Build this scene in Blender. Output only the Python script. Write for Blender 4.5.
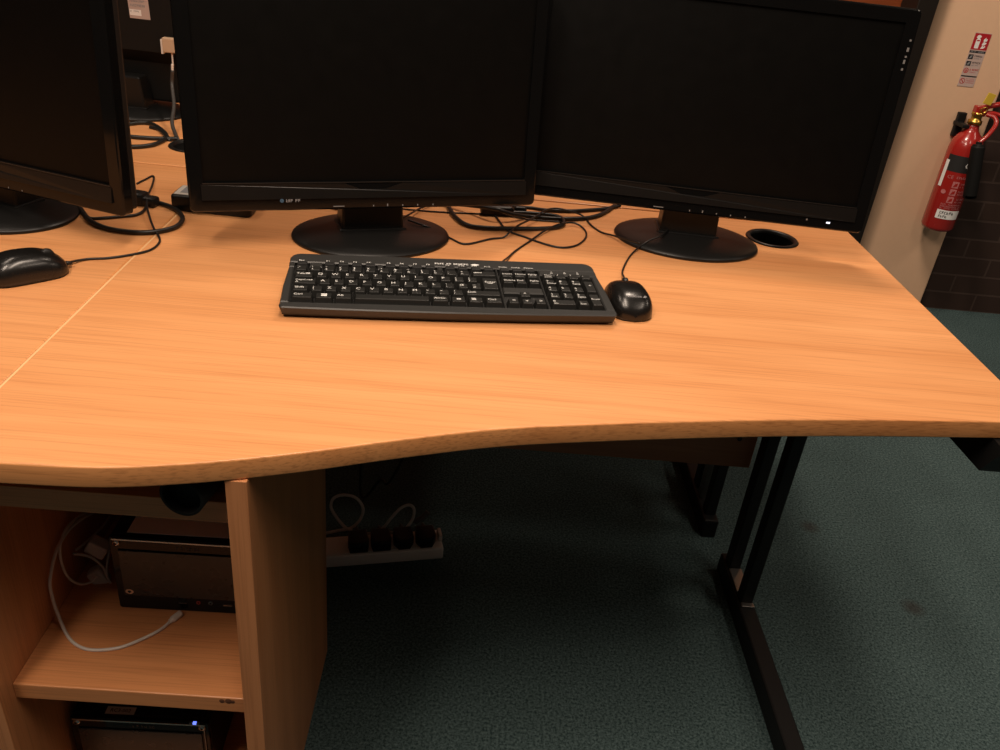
import bpy, bmesh, math, random
from mathutils import Vector, Matrix
random.seed(4)
for o in list(bpy.data.objects): bpy.data.objects.remove(o)
S = bpy.context.scene
COL = S.collection
R = math.radians

# ---------------------------------------------------------------- camera
F = 838.0
down = Vector((-160, 1465, F)).normalized()
deep = Vector((3, -472, F)); deep -= down*deep.dot(down); deep.normalize()
right = down.cross(deep)
if right.x < 0: right = -right
CAM = Vector((0, 0, 1.221))
def w(v): return Vector((right.dot(v), deep.dot(v), -down.dot(v)))
cx, cy, cz = w(Vector((1,0,0))), w(Vector((0,1,0))), w(Vector((0,0,1)))
cam = bpy.data.cameras.new('camera'); co = bpy.data.objects.new('camera', cam); COL.objects.link(co)
M4 = Matrix((( cx.x, -cy.x, -cz.x, CAM.x), (cx.y, -cy.y, -cz.y, CAM.y), (cx.z, -cy.z, -cz.z, CAM.z), (0,0,0,1)))
co.matrix_world = M4
cam.sensor_width = 36; cam.lens = F/1000*36; cam.clip_start = .01
S.camera = co
def _ray(u, v): return w(Vector((u-500, v-375, F)))
def onz(u, v, z): r = _ray(u, v); return CAM + r*((z-CAM.z)/r.z)
def ony(u, v, y): r = _ray(u, v); return CAM + r*((y-CAM.y)/r.y)

# ---------------------------------------------------------------- light
S.view_settings.view_transform = 'Standard'; S.view_settings.look = 'None'
S.view_settings.gamma = 1; S.view_settings.use_curve_mapping = False
S.view_settings.exposure = 0.0
wd = bpy.data.worlds.new('World'); S.world = wd; wd.use_nodes = True
wd.node_tree.nodes['Background'].inputs[0].default_value = (1, .88, .74, 1)
wd.node_tree.nodes['Background'].inputs[1].default_value = .034
def area(name, loc, sx, sy, power, col=(1, .80, .58), aim=None):
    l = bpy.data.lights.new(name, 'AREA'); l.shape = 'RECTANGLE'; l.size = sx; l.size_y = sy
    l.energy = power; l.color = col
    o = bpy.data.objects.new(name, l); COL.objects.link(o); o.location = loc
    if aim: o.rotation_euler = (Vector(aim)-Vector(loc)).to_track_quat('-Z', 'Y').to_euler()
    return o
LC = (1, .81, .65)
area('ceiling_lamp_near', (-.06, .52, 2.2), .22, 1.1, 18.5, LC)
area('ceiling_lamp_right', (1.45, .15, 2.65), .22, 1.25, 11, LC)
area('ceiling_lamp_front', (-.80, -.12, 2.65), .22, 1.0, 25, LC)
area('left_fill_light', (-1.4, 1.5, 2.65), .22, 1.25, 10, LC)  # added fill, brightens the far left of the desks
area('pillar_wash_light', (.42, 1.95, 2.65), .22, .5, 40, LC, (1.5, 2.92, 1.0))  # added wall washer, aimed at the pillar to spare the desk
area('ceiling_lamp_wall', (2.9, 1.6, 2.65), .22, 1.25, 12, LC)

# ---------------------------------------------------------------- materials
def new_mat(name):
    m = bpy.data.materials.new(name); m.use_nodes = True
    return m, m.node_tree, m.node_tree.nodes['Principled BSDF']
def plain(name, col, rough=.5, metal=0, coat=0, spec=.5, bump=None, emit=None, noise=0):
    m, t, b = new_mat(name)
    b.inputs['Base Color'].default_value = (*col, 1); b.inputs['Roughness'].default_value = rough
    b.inputs['Metallic'].default_value = metal; b.inputs['Coat Weight'].default_value = coat
    b.inputs['Coat Roughness'].default_value = .06
    b.inputs['Specular IOR Level'].default_value = spec
    tc = t.nodes.new('ShaderNodeTexCoord'); nz = t.nodes.new('ShaderNodeTexNoise')
    t.links.new(tc.outputs['Object'], nz.inputs['Vector'])
    nz.inputs['Scale'].default_value = bump[0] if bump else 40
    mp = t.nodes.new('ShaderNodeMapRange')
    mp.inputs['To Min'].default_value = max(0, rough-.05); mp.inputs['To Max'].default_value = min(1, rough+.05)
    t.links.new(nz.outputs['Fac'], mp.inputs['Value']); t.links.new(mp.outputs['Result'], b.inputs['Roughness'])
    if noise:
        mx = t.nodes.new('ShaderNodeMixRGB'); mx.inputs[1].default_value = (*[c*(1-noise) for c in col], 1)
        mx.inputs[2].default_value = (*[min(1, c*(1+noise)) for c in col], 1)
        t.links.new(nz.outputs['Fac'], mx.inputs[0]); t.links.new(mx.outputs[0], b.inputs['Base Color'])
    if bump:
        bp = t.nodes.new('ShaderNodeBump'); bp.inputs['Strength'].default_value = bump[1]; bp.inputs['Distance'].default_value = .001
        t.links.new(nz.outputs['Fac'], bp.inputs['Height']); t.links.new(bp.outputs['Normal'], b.inputs['Normal'])
    if emit:
        b.inputs['Emission Color'].default_value = (*emit[0], 1); b.inputs['Emission Strength'].default_value = emit[1]
    return m
def wood(name, c1, c2, axis=0, rough=.36, spec=.5, dark=.80):
    m, t, b = new_mat(name); N = t.nodes.new; L = t.links.new
    tc = N('ShaderNodeTexCoord'); mp = N('ShaderNodeMapping')
    sc = [22, 22, 22]; sc[axis] = 1.1
    mp.inputs['Scale'].default_value = sc; L(tc.outputs['Object'], mp.inputs['Vector'])
    n1 = N('ShaderNodeTexNoise'); n1.inputs['Scale'].default_value = 1.0; n1.inputs['Detail'].default_value = 6; n1.inputs['Distortion'].default_value = .6
    L(mp.outputs[0], n1.inputs['Vector'])
    mp2 = N('ShaderNodeMapping'); sc2 = [420, 420, 420]; sc2[axis] = 7
    mp2.inputs['Scale'].default_value = sc2; L(tc.outputs['Object'], mp2.inputs['Vector'])
    n2 = N('ShaderNodeTexNoise'); n2.inputs['Scale'].default_value = 1; n2.inputs['Detail'].default_value = 2
    L(mp2.outputs[0], n2.inputs['Vector'])
    r1 = N('ShaderNodeValToRGB'); r1.color_ramp.elements[0].position = .33; r1.color_ramp.elements[1].position = .66
    r1.color_ramp.elements[0].color = (*c1, 1); r1.color_ramp.elements[1].color = (*c2, 1)
    L(n1.outputs['Fac'], r1.inputs['Fac'])
    r2 = N('ShaderNodeValToRGB'); r2.color_ramp.elements[0].position = .30; r2.color_ramp.elements[1].position = .52
    r2.color_ramp.elements[0].color = (dark, dark*.95, dark*.90, 1); r2.color_ramp.elements[1].color = (1, 1, 1, 1)
    L(n2.outputs['Fac'], r2.inputs['Fac'])
    mx = N('ShaderNodeMixRGB'); mx.blend_type = 'MULTIPLY'; mx.inputs[0].default_value = 1
    L(r1.outputs[0], mx.inputs[1]); L(r2.outputs[0], mx.inputs[2]); L(mx.outputs[0], b.inputs['Base Color'])
    b.inputs['Roughness'].default_value = rough; b.inputs['Specular IOR Level'].default_value = spec
    bp = N('ShaderNodeBump'); bp.inputs['Strength'].default_value = .08; bp.inputs['Distance'].default_value = .0006
    L(n2.outputs['Fac'], bp.inputs['Height']); L(bp.outputs[0], b.inputs['Normal'])
    return m
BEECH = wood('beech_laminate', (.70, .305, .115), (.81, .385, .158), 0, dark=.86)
BEECH_EDGE = wood('beech_edging', (.68, .28, .092), (.80, .36, .13), 0, dark=.74)
BEECH_BAND = plain('pale_edge_band', (.88, .55, .27), .3)
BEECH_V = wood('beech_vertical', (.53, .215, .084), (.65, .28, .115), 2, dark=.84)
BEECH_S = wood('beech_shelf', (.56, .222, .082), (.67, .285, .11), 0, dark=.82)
BROWN = wood('brown_panel', (.26, .095, .04), (.34, .135, .055), 0, dark=.85)
REDWOOD = wood('red_brown_wood', (.18, .040, .009), (.26, .062, .014), 0, rough=.45, dark=.8)
BLK_GLOSS = plain('gloss_black_plastic', (.004, .004, .004), .12, coat=.12, spec=.22)
BLK_SATIN = plain('satin_black_plastic', (.0085, .0083, .008), .38, spec=.3, bump=(900, .05))
BLK_CHIN = plain('chin_black_plastic', (.007, .0065, .006), .32, spec=.35)
BLK_MATT = plain('matt_black_plastic', (.007, .0068, .0064), .6, spec=.22, bump=(1200, .08))
BLK_KEY = plain('key_black_plastic', (.012, .012, .011), .45, spec=.4)
KB_FRAME = plain('keyboard_frame_black', (.027, .027, .026), .38, spec=.5, bump=(1500, .06))
WELL = plain('key_well_black', (.004, .004, .004), .6)
SCREEN = plain('matt_screen', (.0016, .0016, .0014), .45, spec=.16)
RUBBER = plain('cable_rubber', (.009, .009, .0085), .42, spec=.45)
BLK_METAL = plain('black_powder_coat', (.006, .006, .006), .55, spec=.3, bump=(800, .1))
POST = plain('dark_post', (.010, .007, .005), .5, spec=.3)
WHITE_PL = plain('white_plastic', (.72, .64, .57), .4)
WHITE_CB = plain('white_cable', (.66, .60, .54), .45)
PAPER = plain('paper', (.82, .78, .75), .8, noise=.03)
PRINT_W = plain('white_print', (.80, .80, .78), .6)
PRINT_D = plain('dim_print', (.22, .22, .22), .6)
FAINT = plain('faint_print', (.05, .046, .042), .6)
PRINT_K = plain('black_print', (.012, .011, .011), .7)
PRINT_R = plain('red_print', (.42, .03, .025), .6)
PRINT_P = plain('pink_print', (.50, .16, .16), .7)
PRINT_G = plain('grey_print', (.25, .25, .26), .7)
CHROME = plain('chrome', (.62, .58, .54), .15, metal=1)
STEEL = plain('dull_steel', (.30, .28, .26), .4, metal=1)
BRASS = plain('brass', (.60, .38, .08), .3, metal=1)
YELLOW = plain('yellow_tag', (.62, .42, .04), .5)
EXT_RED = plain('extinguisher_red', (.36, .018, .014), .25, coat=.5)
SIGN_RED = plain('sign_red', (.42, .012, .02), .45)
SIGN_PINK = plain('sign_paper', (.50, .38, .34), .6)
SMOKED = plain('smoked_panel', (.028, .022, .018), .28, spec=.6)
BLUE_LED = plain('blue_led', (.05, .08, .6), .3, emit=((.15, .22, 1), 1.6))
WHITE_LED = plain('white_led', (.7, .75, 1), .3, emit=((.8, .88, 1), 1.0))
BLUE_PRINT = plain('blue_print', (.05, .11, .18), .4)
PINK_JACK = plain('red_jack', (.45, .06, .05), .5)
GREY_JACK = plain('grey_jack', (.12, .14, .14), .5)
CREAM = plain('cream_paint', (.72, .47, .30), .7, bump=(60, .08), noise=.03)

def carpet_mat():
    m, t, b = new_mat('teal_carpet'); N = t.nodes.new; L = t.links.new
    tc = N('ShaderNodeTexCoord')
    n1 = N('ShaderNodeTexNoise'); n1.inputs['Scale'].default_value = 210; n1.inputs['Detail'].default_value = 4; n1.inputs['Roughness'].default_value = .75
    n2 = N('ShaderNodeTexNoise'); n2.inputs['Scale'].default_value = 5; n2.inputs['Detail'].default_value = 3
    L(tc.outputs['Object'], n1.inputs['Vector']); L(tc.outputs['Object'], n2.inputs['Vector'])
    r = N('ShaderNodeValToRGB'); e = r.color_ramp.elements
    e[0].position = .37; e[0].color = (.017, .036, .037, 1); e[1].position = .66; e[1].color = (.122, .180, .182, 1)
    L(n1.outputs['Fac'], r.inputs['Fac'])
    r2 = N('ShaderNodeValToRGB'); r2.color_ramp.elements[0].position = .25; r2.color_ramp.elements[0].color = (.82, .82, .82, 1)
    r2.color_ramp.elements[1].position = .7
    L(n2.outputs['Fac'], r2.inputs['Fac'])
    mx = N('ShaderNodeMixRGB'); mx.blend_type = 'MULTIPLY'; mx.inputs[0].default_value = 1
    L(r.outputs[0], mx.inputs[1]); L(r2.outputs[0], mx.inputs[2])
    prev = mx.outputs[0]
    for p, rad in (((.655, 1.375), .028), ((.80, 1.13), .03)):          # two small worn stains
        d = N('ShaderNodeVectorMath'); d.operation = 'DISTANCE'; d.inputs[1].default_value = (p[0]+.19, p[1]+.17, 0)
        L(tc.outputs['Object'], d.inputs[0])
        mr = N('ShaderNodeMapRange'); mr.inputs['From Min'].default_value = rad*.3; mr.inputs['From Max'].default_value = rad
        mr.inputs['To Min'].default_value = .55; mr.inputs['To Max'].default_value = 0
        L(d.outputs['Value'], mr.inputs['Value'])
        k = N('ShaderNodeMixRGB'); k.inputs[2].default_value = (.035, .022, .018, 1)
        L(mr.outputs['Result'], k.inputs[0]); L(prev, k.inputs[1]); prev = k.outputs[0]
    L(prev, b.inputs['Base Color']); b.inputs['Roughness'].default_value = .95; b.inputs['Specular IOR Level'].default_value = .1
    bp = N('ShaderNodeBump'); bp.inputs['Strength'].default_value = .6; bp.inputs['Distance'].default_value = .003
    L(n1.outputs['Fac'], bp.inputs['Height']); L(bp.outputs[0], b.inputs['Normal'])
    return m
CARPET = carpet_mat()
def brick_mat():
    m, t, b = new_mat('dark_brick'); N = t.nodes.new; L = t.links.new
    tc = N('ShaderNodeTexCoord'); mp = N('ShaderNodeMapping'); mp.inputs['Rotation'].default_value = (R(90), 0, 0)
    L(tc.outputs['Object'], mp.inputs['Vector'])
    br = N('ShaderNodeTexBrick'); L(mp.outputs[0], br.inputs['Vector'])
    br.inputs['Color1'].default_value = (.036, .017, .010, 1); br.inputs['Color2'].default_value = (.029, .0135, .009, 1)
    br.inputs['Mortar'].default_value = (.060, .036, .027, 1); br.inputs['Scale'].default_value = 1
    br.inputs['Mortar Size'].default_value = .004; br.inputs['Brick Width'].default_value = .215; br.inputs['Row Height'].default_value = .0715
    nz = N('ShaderNodeTexNoise'); nz.inputs['Scale'].default_value = 60; L(tc.outputs['Object'], nz.inputs['Vector'])
    mx = N('ShaderNodeMixRGB'); mx.blend_type = 'MULTIPLY'; mx.inputs[0].default_value = .5
    L(br.outputs['Color'], mx.inputs[1]); L(nz.outputs['Color'], mx.inputs[2]); L(br.outputs['Color'], b.inputs['Base Color'])
    bp = N('ShaderNodeBump'); bp.inputs['Strength'].default_value = .7; bp.inputs['Distance'].default_value = .006; bp.invert = True
    L(br.outputs['Fac'], bp.inputs['Height']); L(bp.outputs[0], b.inputs['Normal'])
    b.inputs['Roughness'].default_value = .75
    return m
BRICK = brick_mat()

# ---------------------------------------------------------------- mesh helpers
def box(bm, lo, hi, bev=0, mi=0, seg=2, mat=None):
    vs = [bm.verts.new((x, y, z)) for z in (lo[2], hi[2]) for y in (lo[1], hi[1]) for x in (lo[0], hi[0])]
    fs = [bm.faces.new([vs[i] for i in q]) for q in ((0,2,3,1), (4,5,7,6), (0,1,5,4), (2,6,7,3), (0,4,6,2), (1,3,7,5))]
    for f in fs: f.material_index = mi
    if mat is not None:
        for v in vs: v.co = mat @ v.co
    if bev:
        es = list({e for f in fs for e in f.edges})
        r = bmesh.ops.bevel(bm, geom=es, offset=bev, segments=seg, affect='EDGES', profile=.5)
        for f in r['faces']: f.material_index = mi
    return bm
def frustum(bm, b, z0, t, z1, mi=0, bev=0):
    """b, t: (x0, y0, x1, y1)"""
    v = [bm.verts.new(c) for c in ((b[0],b[1],z0), (b[2],b[1],z0), (b[2],b[3],z0), (b[0],b[3],z0), (t[0],t[1],z1), (t[2],t[1],z1), (t[2],t[3],z1), (t[0],t[3],z1))]
    fs = [bm.faces.new([v[i] for i in q]) for q in ((3,2,1,0), (4,5,6,7), (0,1,5,4), (1,2,6,5), (2,3,7,6), (3,0,4,7))]
    for f in fs: f.material_index = mi
    if bev:
        es = [e for e in fs[1].edges] + [e for f in fs[2:] for e in f.edges if abs(e.verts[0].co.z-e.verts[1].co.z) > 1e-6]
        r = bmesh.ops.bevel(bm, geom=list(set(es)), offset=bev, segments=2, affect='EDGES', profile=.5)
        for f in r['faces']: f.material_index = mi
def lathe(bm, prof, n=48, mi=0, sx=1, sy=1, M=None):
    rings = []
    for r, z in prof:
        if r < 1e-6: rings.append([bm.verts.new((0, 0, z))])
        else: rings.append([bm.verts.new((r*sx*math.cos(2*math.pi*i/n), r*sy*math.sin(2*math.pi*i/n), z)) for i in range(n)])
    allv = [v for r in rings for v in r]
    for a, b in zip(rings, rings[1:]):
        for i in range(n):
            j = (i+1) % n
            if len(a) == 1 and len(b) == 1: break
            if len(a) == 1: q = (a[0], b[j], b[i]) if False else (a[0], b[i], b[j])
            elif len(b) == 1: q = (a[j], a[i], b[0])
            else: q = (a[j], a[i], b[i], b[j])
            f = bm.faces.new(q); f.material_index = mi; f.smooth = True
    if M is not None:
        for v in allv: v.co = M @ v.co
def spline(pts, res=8, closed=False):
    P = [Vector(p) for p in pts]; out = []
    n = len(P)
    for i in range(n-1):
        p0 = P[i-1] if i else P[0]*2-P[1]
        p1, p2 = P[i], P[i+1]
        p3 = P[i+2] if i+2 < n else P[-1]*2-P[-2]
        for k in range(res):
            t = k/res
            out.append(.5*((2*p1) + (p2-p0)*t + (2*p0-5*p1+4*p2-p3)*t*t + (3*p1-p0-3*p2+p3)*t**3))
    out.append(P[-1]); return out
def tube(bm, pts, r, n=8, mi=0, smooth=True, res=8):
    P = spline(pts, res) if res else [Vector(p) for p in pts]
    rad = r if callable(r) else (lambda t: r)
    up = Vector((.13, .21, 1)); prev = None; rings = []
    nrm = None
    for i, p in enumerate(P):
        d = (P[min(i+1, len(P)-1)]-P[max(i-1, 0)]).normalized()
        if nrm is None:
            nrm = d.orthogonal().normalized()
        nrm = (nrm - d*nrm.dot(d)).normalized(); bi = d.cross(nrm)
        rr = rad(i/(len(P)-1))
        rings.append([bm.verts.new(p + (nrm*math.cos(2*math.pi*k/n) + bi*math.sin(2*math.pi*k/n))*rr) for k in range(n)])
    for a, b in zip(rings, rings[1:]):
        for k in range(n):
            j = (k+1) % n; f = bm.faces.new((a[k], a[j], b[j], b[k])); f.smooth = smooth; f.material_index = mi
    f = bm.faces.new(list(reversed(rings[0]))); f.material_index = mi
    f = bm.faces.new(rings[-1]); f.material_index = mi
def offset_poly(poly, d):
    n = len(poly); out = []
    for i in range(n):
        a, b, c = Vector(poly[i-1]), Vector(poly[i]), Vector(poly[(i+1) % n])
        e1 = (b-a).normalized(); e2 = (c-b).normalized()
        n1 = Vector((-e1.y, e1.x)); n2 = Vector((-e2.y, e2.x)); m = (n1+n2)
        if m.length < 1e-6: m = n1
        m.normalize(); k = max(.35, m.dot(n1)); out.append(b + m*d/k)
    return out       # inward for counter-clockwise
def prism(bm, poly, z0, z1, bev=0, mi=0, mside=None, hole=None, seg=3, zf=None):
    """counter-clockwise outline extruded up with rounded top and bottom rims; zf(x,y)->extra z at the top"""
    ms = mi if mside is None else mside
    zf = zf or (lambda x, y: 0)
    loops = []
    steps = []
    if bev:
        for k in range(seg+1):
            a = math.pi/2*k/seg; steps.append((bev*(1-math.sin(a)), z0+bev*(1-math.cos(a)), 0))
        for k in range(seg+1):
            a = math.pi/2*k/seg; steps.append((bev*(1-math.cos(a)), z1-bev*(1-math.sin(a)), 1))
    else: steps = [(0, z0, 0), (0, z1, 1)]
    for d, z, top in steps:
        pp = offset_poly(poly, d) if d > 1e-9 else [Vector(p) for p in poly]
        loops.append([bm.verts.new((p.x, p.y, z + (zf(p.x, p.y) if top else 0))) for p in pp])
    n = len(poly)
    for a, b in zip(loops, loops[1:]):
        for i in range(n):
            j = (i+1) % n; f = bm.faces.new((a[i], a[j], b[j], b[i])); f.material_index = ms; f.smooth = True
    if hole is None:
        f = bm.faces.new(list(reversed(loops[0]))); f.material_index = ms
        f = bm.faces.new(loops[-1]); f.material_index = mi
    else:
        m = len(hole)
        hb = [bm.verts.new((p[0], p[1], z0)) for p in hole]; ht = [bm.verts.new((p[0], p[1], z1)) for p in hole]
        for i in range(m):
            j = (i+1) % m; f = bm.faces.new((hb[j], hb[i], ht[i], ht[j])); f.material_index = ms
        for outer, inner, idx in ((loops[0], hb, ms), (loops[-1], ht, mi)):
            es = []
            for L in (outer, inner):
                for i in range(len(L)):
                    a, b = L[i], L[(i+1) % len(L)]
                    es.append(bm.edges.get((a, b)) or bm.edges.new((a, b)))
            r = bmesh.ops.triangle_fill(bm, edges=es, use_beauty=True, use_dissolve=False)
            for g in r['geom']:
                if isinstance(g, bmesh.types.BMFace): g.material_index = idx
def rrect(x0, y0, x1, y1, r, n=5):
    out = []
    for cx_, cy_, a0 in ((x1-r, y0+r, -90), (x1-r, y1-r, 0), (x0+r, y1-r, 90), (x0+r, y0+r, 180)):
        for k in range(n+1):
            a = R(a0+90*k/n); out.append((cx_+r*math.cos(a), cy_+r*math.sin(a)))
    return out
def circle(x, y, r, n=40): return [(x+r*math.cos(2*math.pi*i/n), y+r*math.sin(2*math.pi*i/n)) for i in range(n)]
_tx = {}
def text_geo(s):
    if s not in _tx:
        c = bpy.data.curves.new('t', 'FONT'); c.body = s; c.size = 1; c.resolution_u = 2; c.align_x = 'LEFT'
        o = bpy.data.objects.new('t', c); COL.objects.link(o)
        dg = bpy.context.evaluated_depsgraph_get(); dg.update()
        me = bpy.data.meshes.new_from_object(o.evaluated_get(dg))
        _tx[s] = ([v.co.copy() for v in me.vertices], [list(p.vertices) for p in me.polygons])
        bpy.data.objects.remove(o); bpy.data.curves.remove(c); bpy.data.meshes.remove(me)
    return _tx[s]
def text(bm, s, M, size, mi, stretch=1, center=False):
    vs, fs = text_geo(s)
    mx = (max(v.x for v in vs)+min(v.x for v in vs))/2 if center and vs else 0
    bv = [bm.verts.new(M @ Vector(((v.x-mx)*size*stretch, v.y*size, 0))) for v in vs]
    for f in fs:
        try: q = bm.faces.new([bv[i] for i in f]); q.material_index = mi
        except ValueError: pass
def patch(bm, x0, y0, x1, y1, M, mi):
    f = bm.faces.new([bm.verts.new(M @ Vector(c)) for c in ((x0,y0,0), (x1,y0,0), (x1,y1,0), (x0,y1,0))]); f.material_index = mi
def poly_patch(bm, pts, M, mi):
    f = bm.faces.new([bm.verts.new(M @ Vector((p[0], p[1], 0))) for p in pts]); f.material_index = mi
def ring_patch(bm, x, y, r0, r1, M, mi, n=24):
    a = [bm.verts.new(M @ Vector((x+r0*math.cos(2*math.pi*i/n), y+r0*math.sin(2*math.pi*i/n), 0))) for i in range(n)]
    b = [bm.verts.new(M @ Vector((x+r1*math.cos(2*math.pi*i/n), y+r1*math.sin(2*math.pi*i/n), 0))) for i in range(n)]
    for i in range(n):
        f = bm.faces.new((a[i], b[i], b[(i+1) % n], a[(i+1) % n])); f.material_index = mi
def scribble(bm, x0, y0, x1, h, M, mi, seed=0):
    """a line of print too blurred to read: short strokes the size of letters"""
    rnd = random.Random(seed); x = x0
    while x < x1:
        ww = h*rnd.uniform(.45, .7)
        if x+ww > x1: break
        if rnd.random() < .12: x += ww; continue
        t = h*.2
        patch(bm, x, y0, x+t, y0+h, M, mi)
        k = rnd.randrange(4)
        if k in (0, 1): patch(bm, x+t, y0+h-t, x+ww, y0+h, M, mi)
        if k in (0, 2): patch(bm, x+t, y0, x+ww, y0+t, M, mi)
        if k in (1, 2, 3): patch(bm, x+t, y0+h*.4, x+ww, y0+h*.4+t, M, mi)
        if k == 3: patch(bm, x+ww-t, y0, x+ww, y0+h*.4, M, mi); patch(bm, x+ww-t, y0+h*.4+t, x+ww, y0+h, M, mi)
        x += ww+h*.22
def T(x, y, z): return Matrix.Translation((x, y, z))
FRONT = Matrix.Rotation(R(90), 4, 'X')        # local XY sheet -> faces -Y, its y becomes z

def obj(name, bm, mats, parent=None, loc=None, rot=None, smooth=None):
    bmesh.ops.recalc_face_normals(bm, faces=[f for f in bm.faces]) if smooth != 'keep' else None
    me = bpy.data.meshes.new(name); bm.to_mesh(me); bm.free()
    for m in (mats if isinstance(mats, (list, tuple)) else [mats]): me.materials.append(m)
    o = bpy.data.objects.new(name, me); COL.objects.link(o)
    if parent is not None: o.parent = parent
    if loc is not None: o.location = loc
    if rot is not None: o.rotation_euler = rot
    if smooth == 'auto':
        for p in me.polygons: p.use_smooth = True
        try: me.set_sharp_from_angle(angle=R(35))
        except Exception: pass
    return o
def tag(o, label=None, cat=None, group=None, kind=None):
    if label: o['label'] = label
    if cat: o['category'] = cat
    if group: o['group'] = group
    if kind: o['kind'] = kind
    return o
def thing(name, label, cat, loc=(0, 0, 0), rot=(0, 0, 0), group=None):
    o = bpy.data.objects.new(name, None); COL.objects.link(o); o.empty_display_size = .05
    o.location = loc; o.rotation_euler = rot
    return tag(o, label, cat, group)
def struct(name, bm, m, loc=None): return tag(obj(name, bm, m, None, loc), kind='structure')
B = bmesh.new
DZ, DB = .72, .695          # desk top and its underside

# ---------------------------------------------------------------- setting
bm = B(); box(bm, (-3.2, -2.2, -.05), (4.2, 3.4, 0)); struct('floor', bm, CARPET)
bm = B(); box(bm, (1.70, 2.95, 0), (4.2, 3.15, 2.9)); struct('wall_back', bm, BRICK)
bm = B(); box(bm, (1.375, 2.92, 0), (1.715, 3.15, 2.9), .006); struct('wall_pillar', bm, CREAM)
bm = B(); box(bm, (-3.2, 2.97, .30), (1.36, 3.15, 2.9)); struct('wall_panelling', bm, REDWOOD)
bm = B(); box(bm, (-3.2, 2.96, 0), (1.36, 3.15, .30)); struct('trim_1', bm, POST)
bm = B(); box(bm, (1.315, 2.85, 0), (1.380, 2.97, 2.9), .004); struct('trim_2', bm, POST)

# ---------------------------------------------------------------- desks
wave = [(-.49, .634), (-.423, .636), (-.333, .641), (-.246, .66), (-.156, .689), (-.06, .726), (.045, .762), (.157, .788), (.276, .812), (.40, .834), (.529, .852), (.661, .868), (.722, .874)]
wv = [(p.x, p.y) for p in spline([(x, y, 0) for x, y in wave], 5)]
YB = 1.570
GR = (.547, 1.472, .043)
def desk(poly, hole, name, label, legs=None):
    t = thing(name, label, 'desk', (0, 0, 0))
    bm = B(); prism(bm, poly, DB, DZ, .0022, 0, 1, hole); obj('desktop', bm, [BEECH, BEECH_EDGE], t)
    return t
deskR = desk(wv + [(.722, YB), (-.49, YB)], circle(*GR), 'wave_desk', 'beech wave-fronted desk carrying the keyboard and two full monitors')
bm = B(); box(bm, (-.4895, .640, DZ-.004), (-.4868, YB-.004, DZ+.0004)); tag(obj('edge_band', bm, BEECH_BAND, deskR), 'pale edge strip along the desk joint')
mir = [(-.9815-x, y) for x, y in reversed(wv)]
deskL = desk(mir + [(-.4915, YB), (-1.7035, YB)], None, 'wave_desk', 'beech desk at the left carrying the cropped angled monitor')
oppR = desk([(-.489, 1.5775), (.722, 1.5775), (.722, 2.45), (-.489, 2.45)], None, 'straight_desk', 'beech desk backing onto the middle desk, hidden behind the two full monitors')
oppL = desk([(-1.70, 1.5775), (-.4915, 1.5775), (-.4915, 2.45), (-1.70, 2.45)], circle(-.585, 1.715, .046), 'straight_desk', 'beech desk glimpsed in the gap between the left and middle monitors')

def c_leg(par, xs, yf, yr, ft0, ft1, arm=None):
    for y, dp in ((yf, .030), (yr, .034)):
        bm = B(); box(bm, (xs, y, .02), (xs+.024, y+dp, DB-.001), .003); obj('leg', bm, BLK_METAL, par)
    bm = B(); box(bm, (xs-.006, ft0, 0), (xs+.028, ft1, .048), .004)
    ft = obj('foot', bm, BLK_METAL, par)
    bm = B(); box(bm, (xs-.004, min(ft0, ft1)+.0, .048), (xs+.026, min(ft0, ft1)+.001, .0485)); bm.free()
    return ft
c_leg(deskR, .588, 1.225, 1.324, .60, 1.375)
bm = B(); box(bm, (.587, 1.213, .0475), (.613, 1.225, .052), .001); obj('weld_plate', bm, STEEL, deskR)
bm = B(); box(bm, (.587, 1.256, .0475), (.613, 1.323, .052), .001); obj('weld_plate', bm, STEEL, deskR)
bm = B()      # cantilever arm under the desk end, its nose sloping up towards the front
prof = [(.87, .645), (1.30, .630), (1.36, .630), (1.36, DB-.001), (.84, DB-.001), (.855, .672)]
vs0 = [bm.verts.new((.665, y, z)) for y, z in prof]; vs1 = [bm.verts.new((.705, y, z)) for y, z in prof]
bm.faces.new(vs0); bm.faces.new(list(reversed(vs1)))
for i in range(len(prof)): bm.faces.new((vs0[i], vs1[i], vs1[(i+1) % len(prof)], vs0[(i+1) % len(prof)]))
obj('support_arm', bm, BLK_METAL, deskR)
bm = B(); box(bm, (.585, 1.30, .655), (.71, 1.36, DB-.002), .003); obj('arm_bracket', bm, BLK_METAL, deskR)
bm = B(); box(bm, (-.18, 1.366, .278), (.585, 1.384, DB-.002), .001); mp_ = obj('modesty_panel', bm, BROWN, deskR)
bm = B(); lathe(bm, [(0, .0015), (.004, .0015), (.005, 0)], 16, M=T(.55, 1.3655, .345) @ FRONT); obj('screw_cap', bm, PRINT_K, mp_)
for xl in (-1.62,): c_leg(deskL, xl, 1.25, 1.328, .62, 1.40)
c_leg(oppR, .575, 1.50, 1.60, 1.478, 2.35); c_leg(oppL, -1.60, 1.60, 1.70, 1.58, 2.35)
bm = B(); box(bm, (.575, 1.56, .035), (.599, 1.585, .16), .002); obj('leg_brace', bm, STEEL, oppR)

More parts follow.
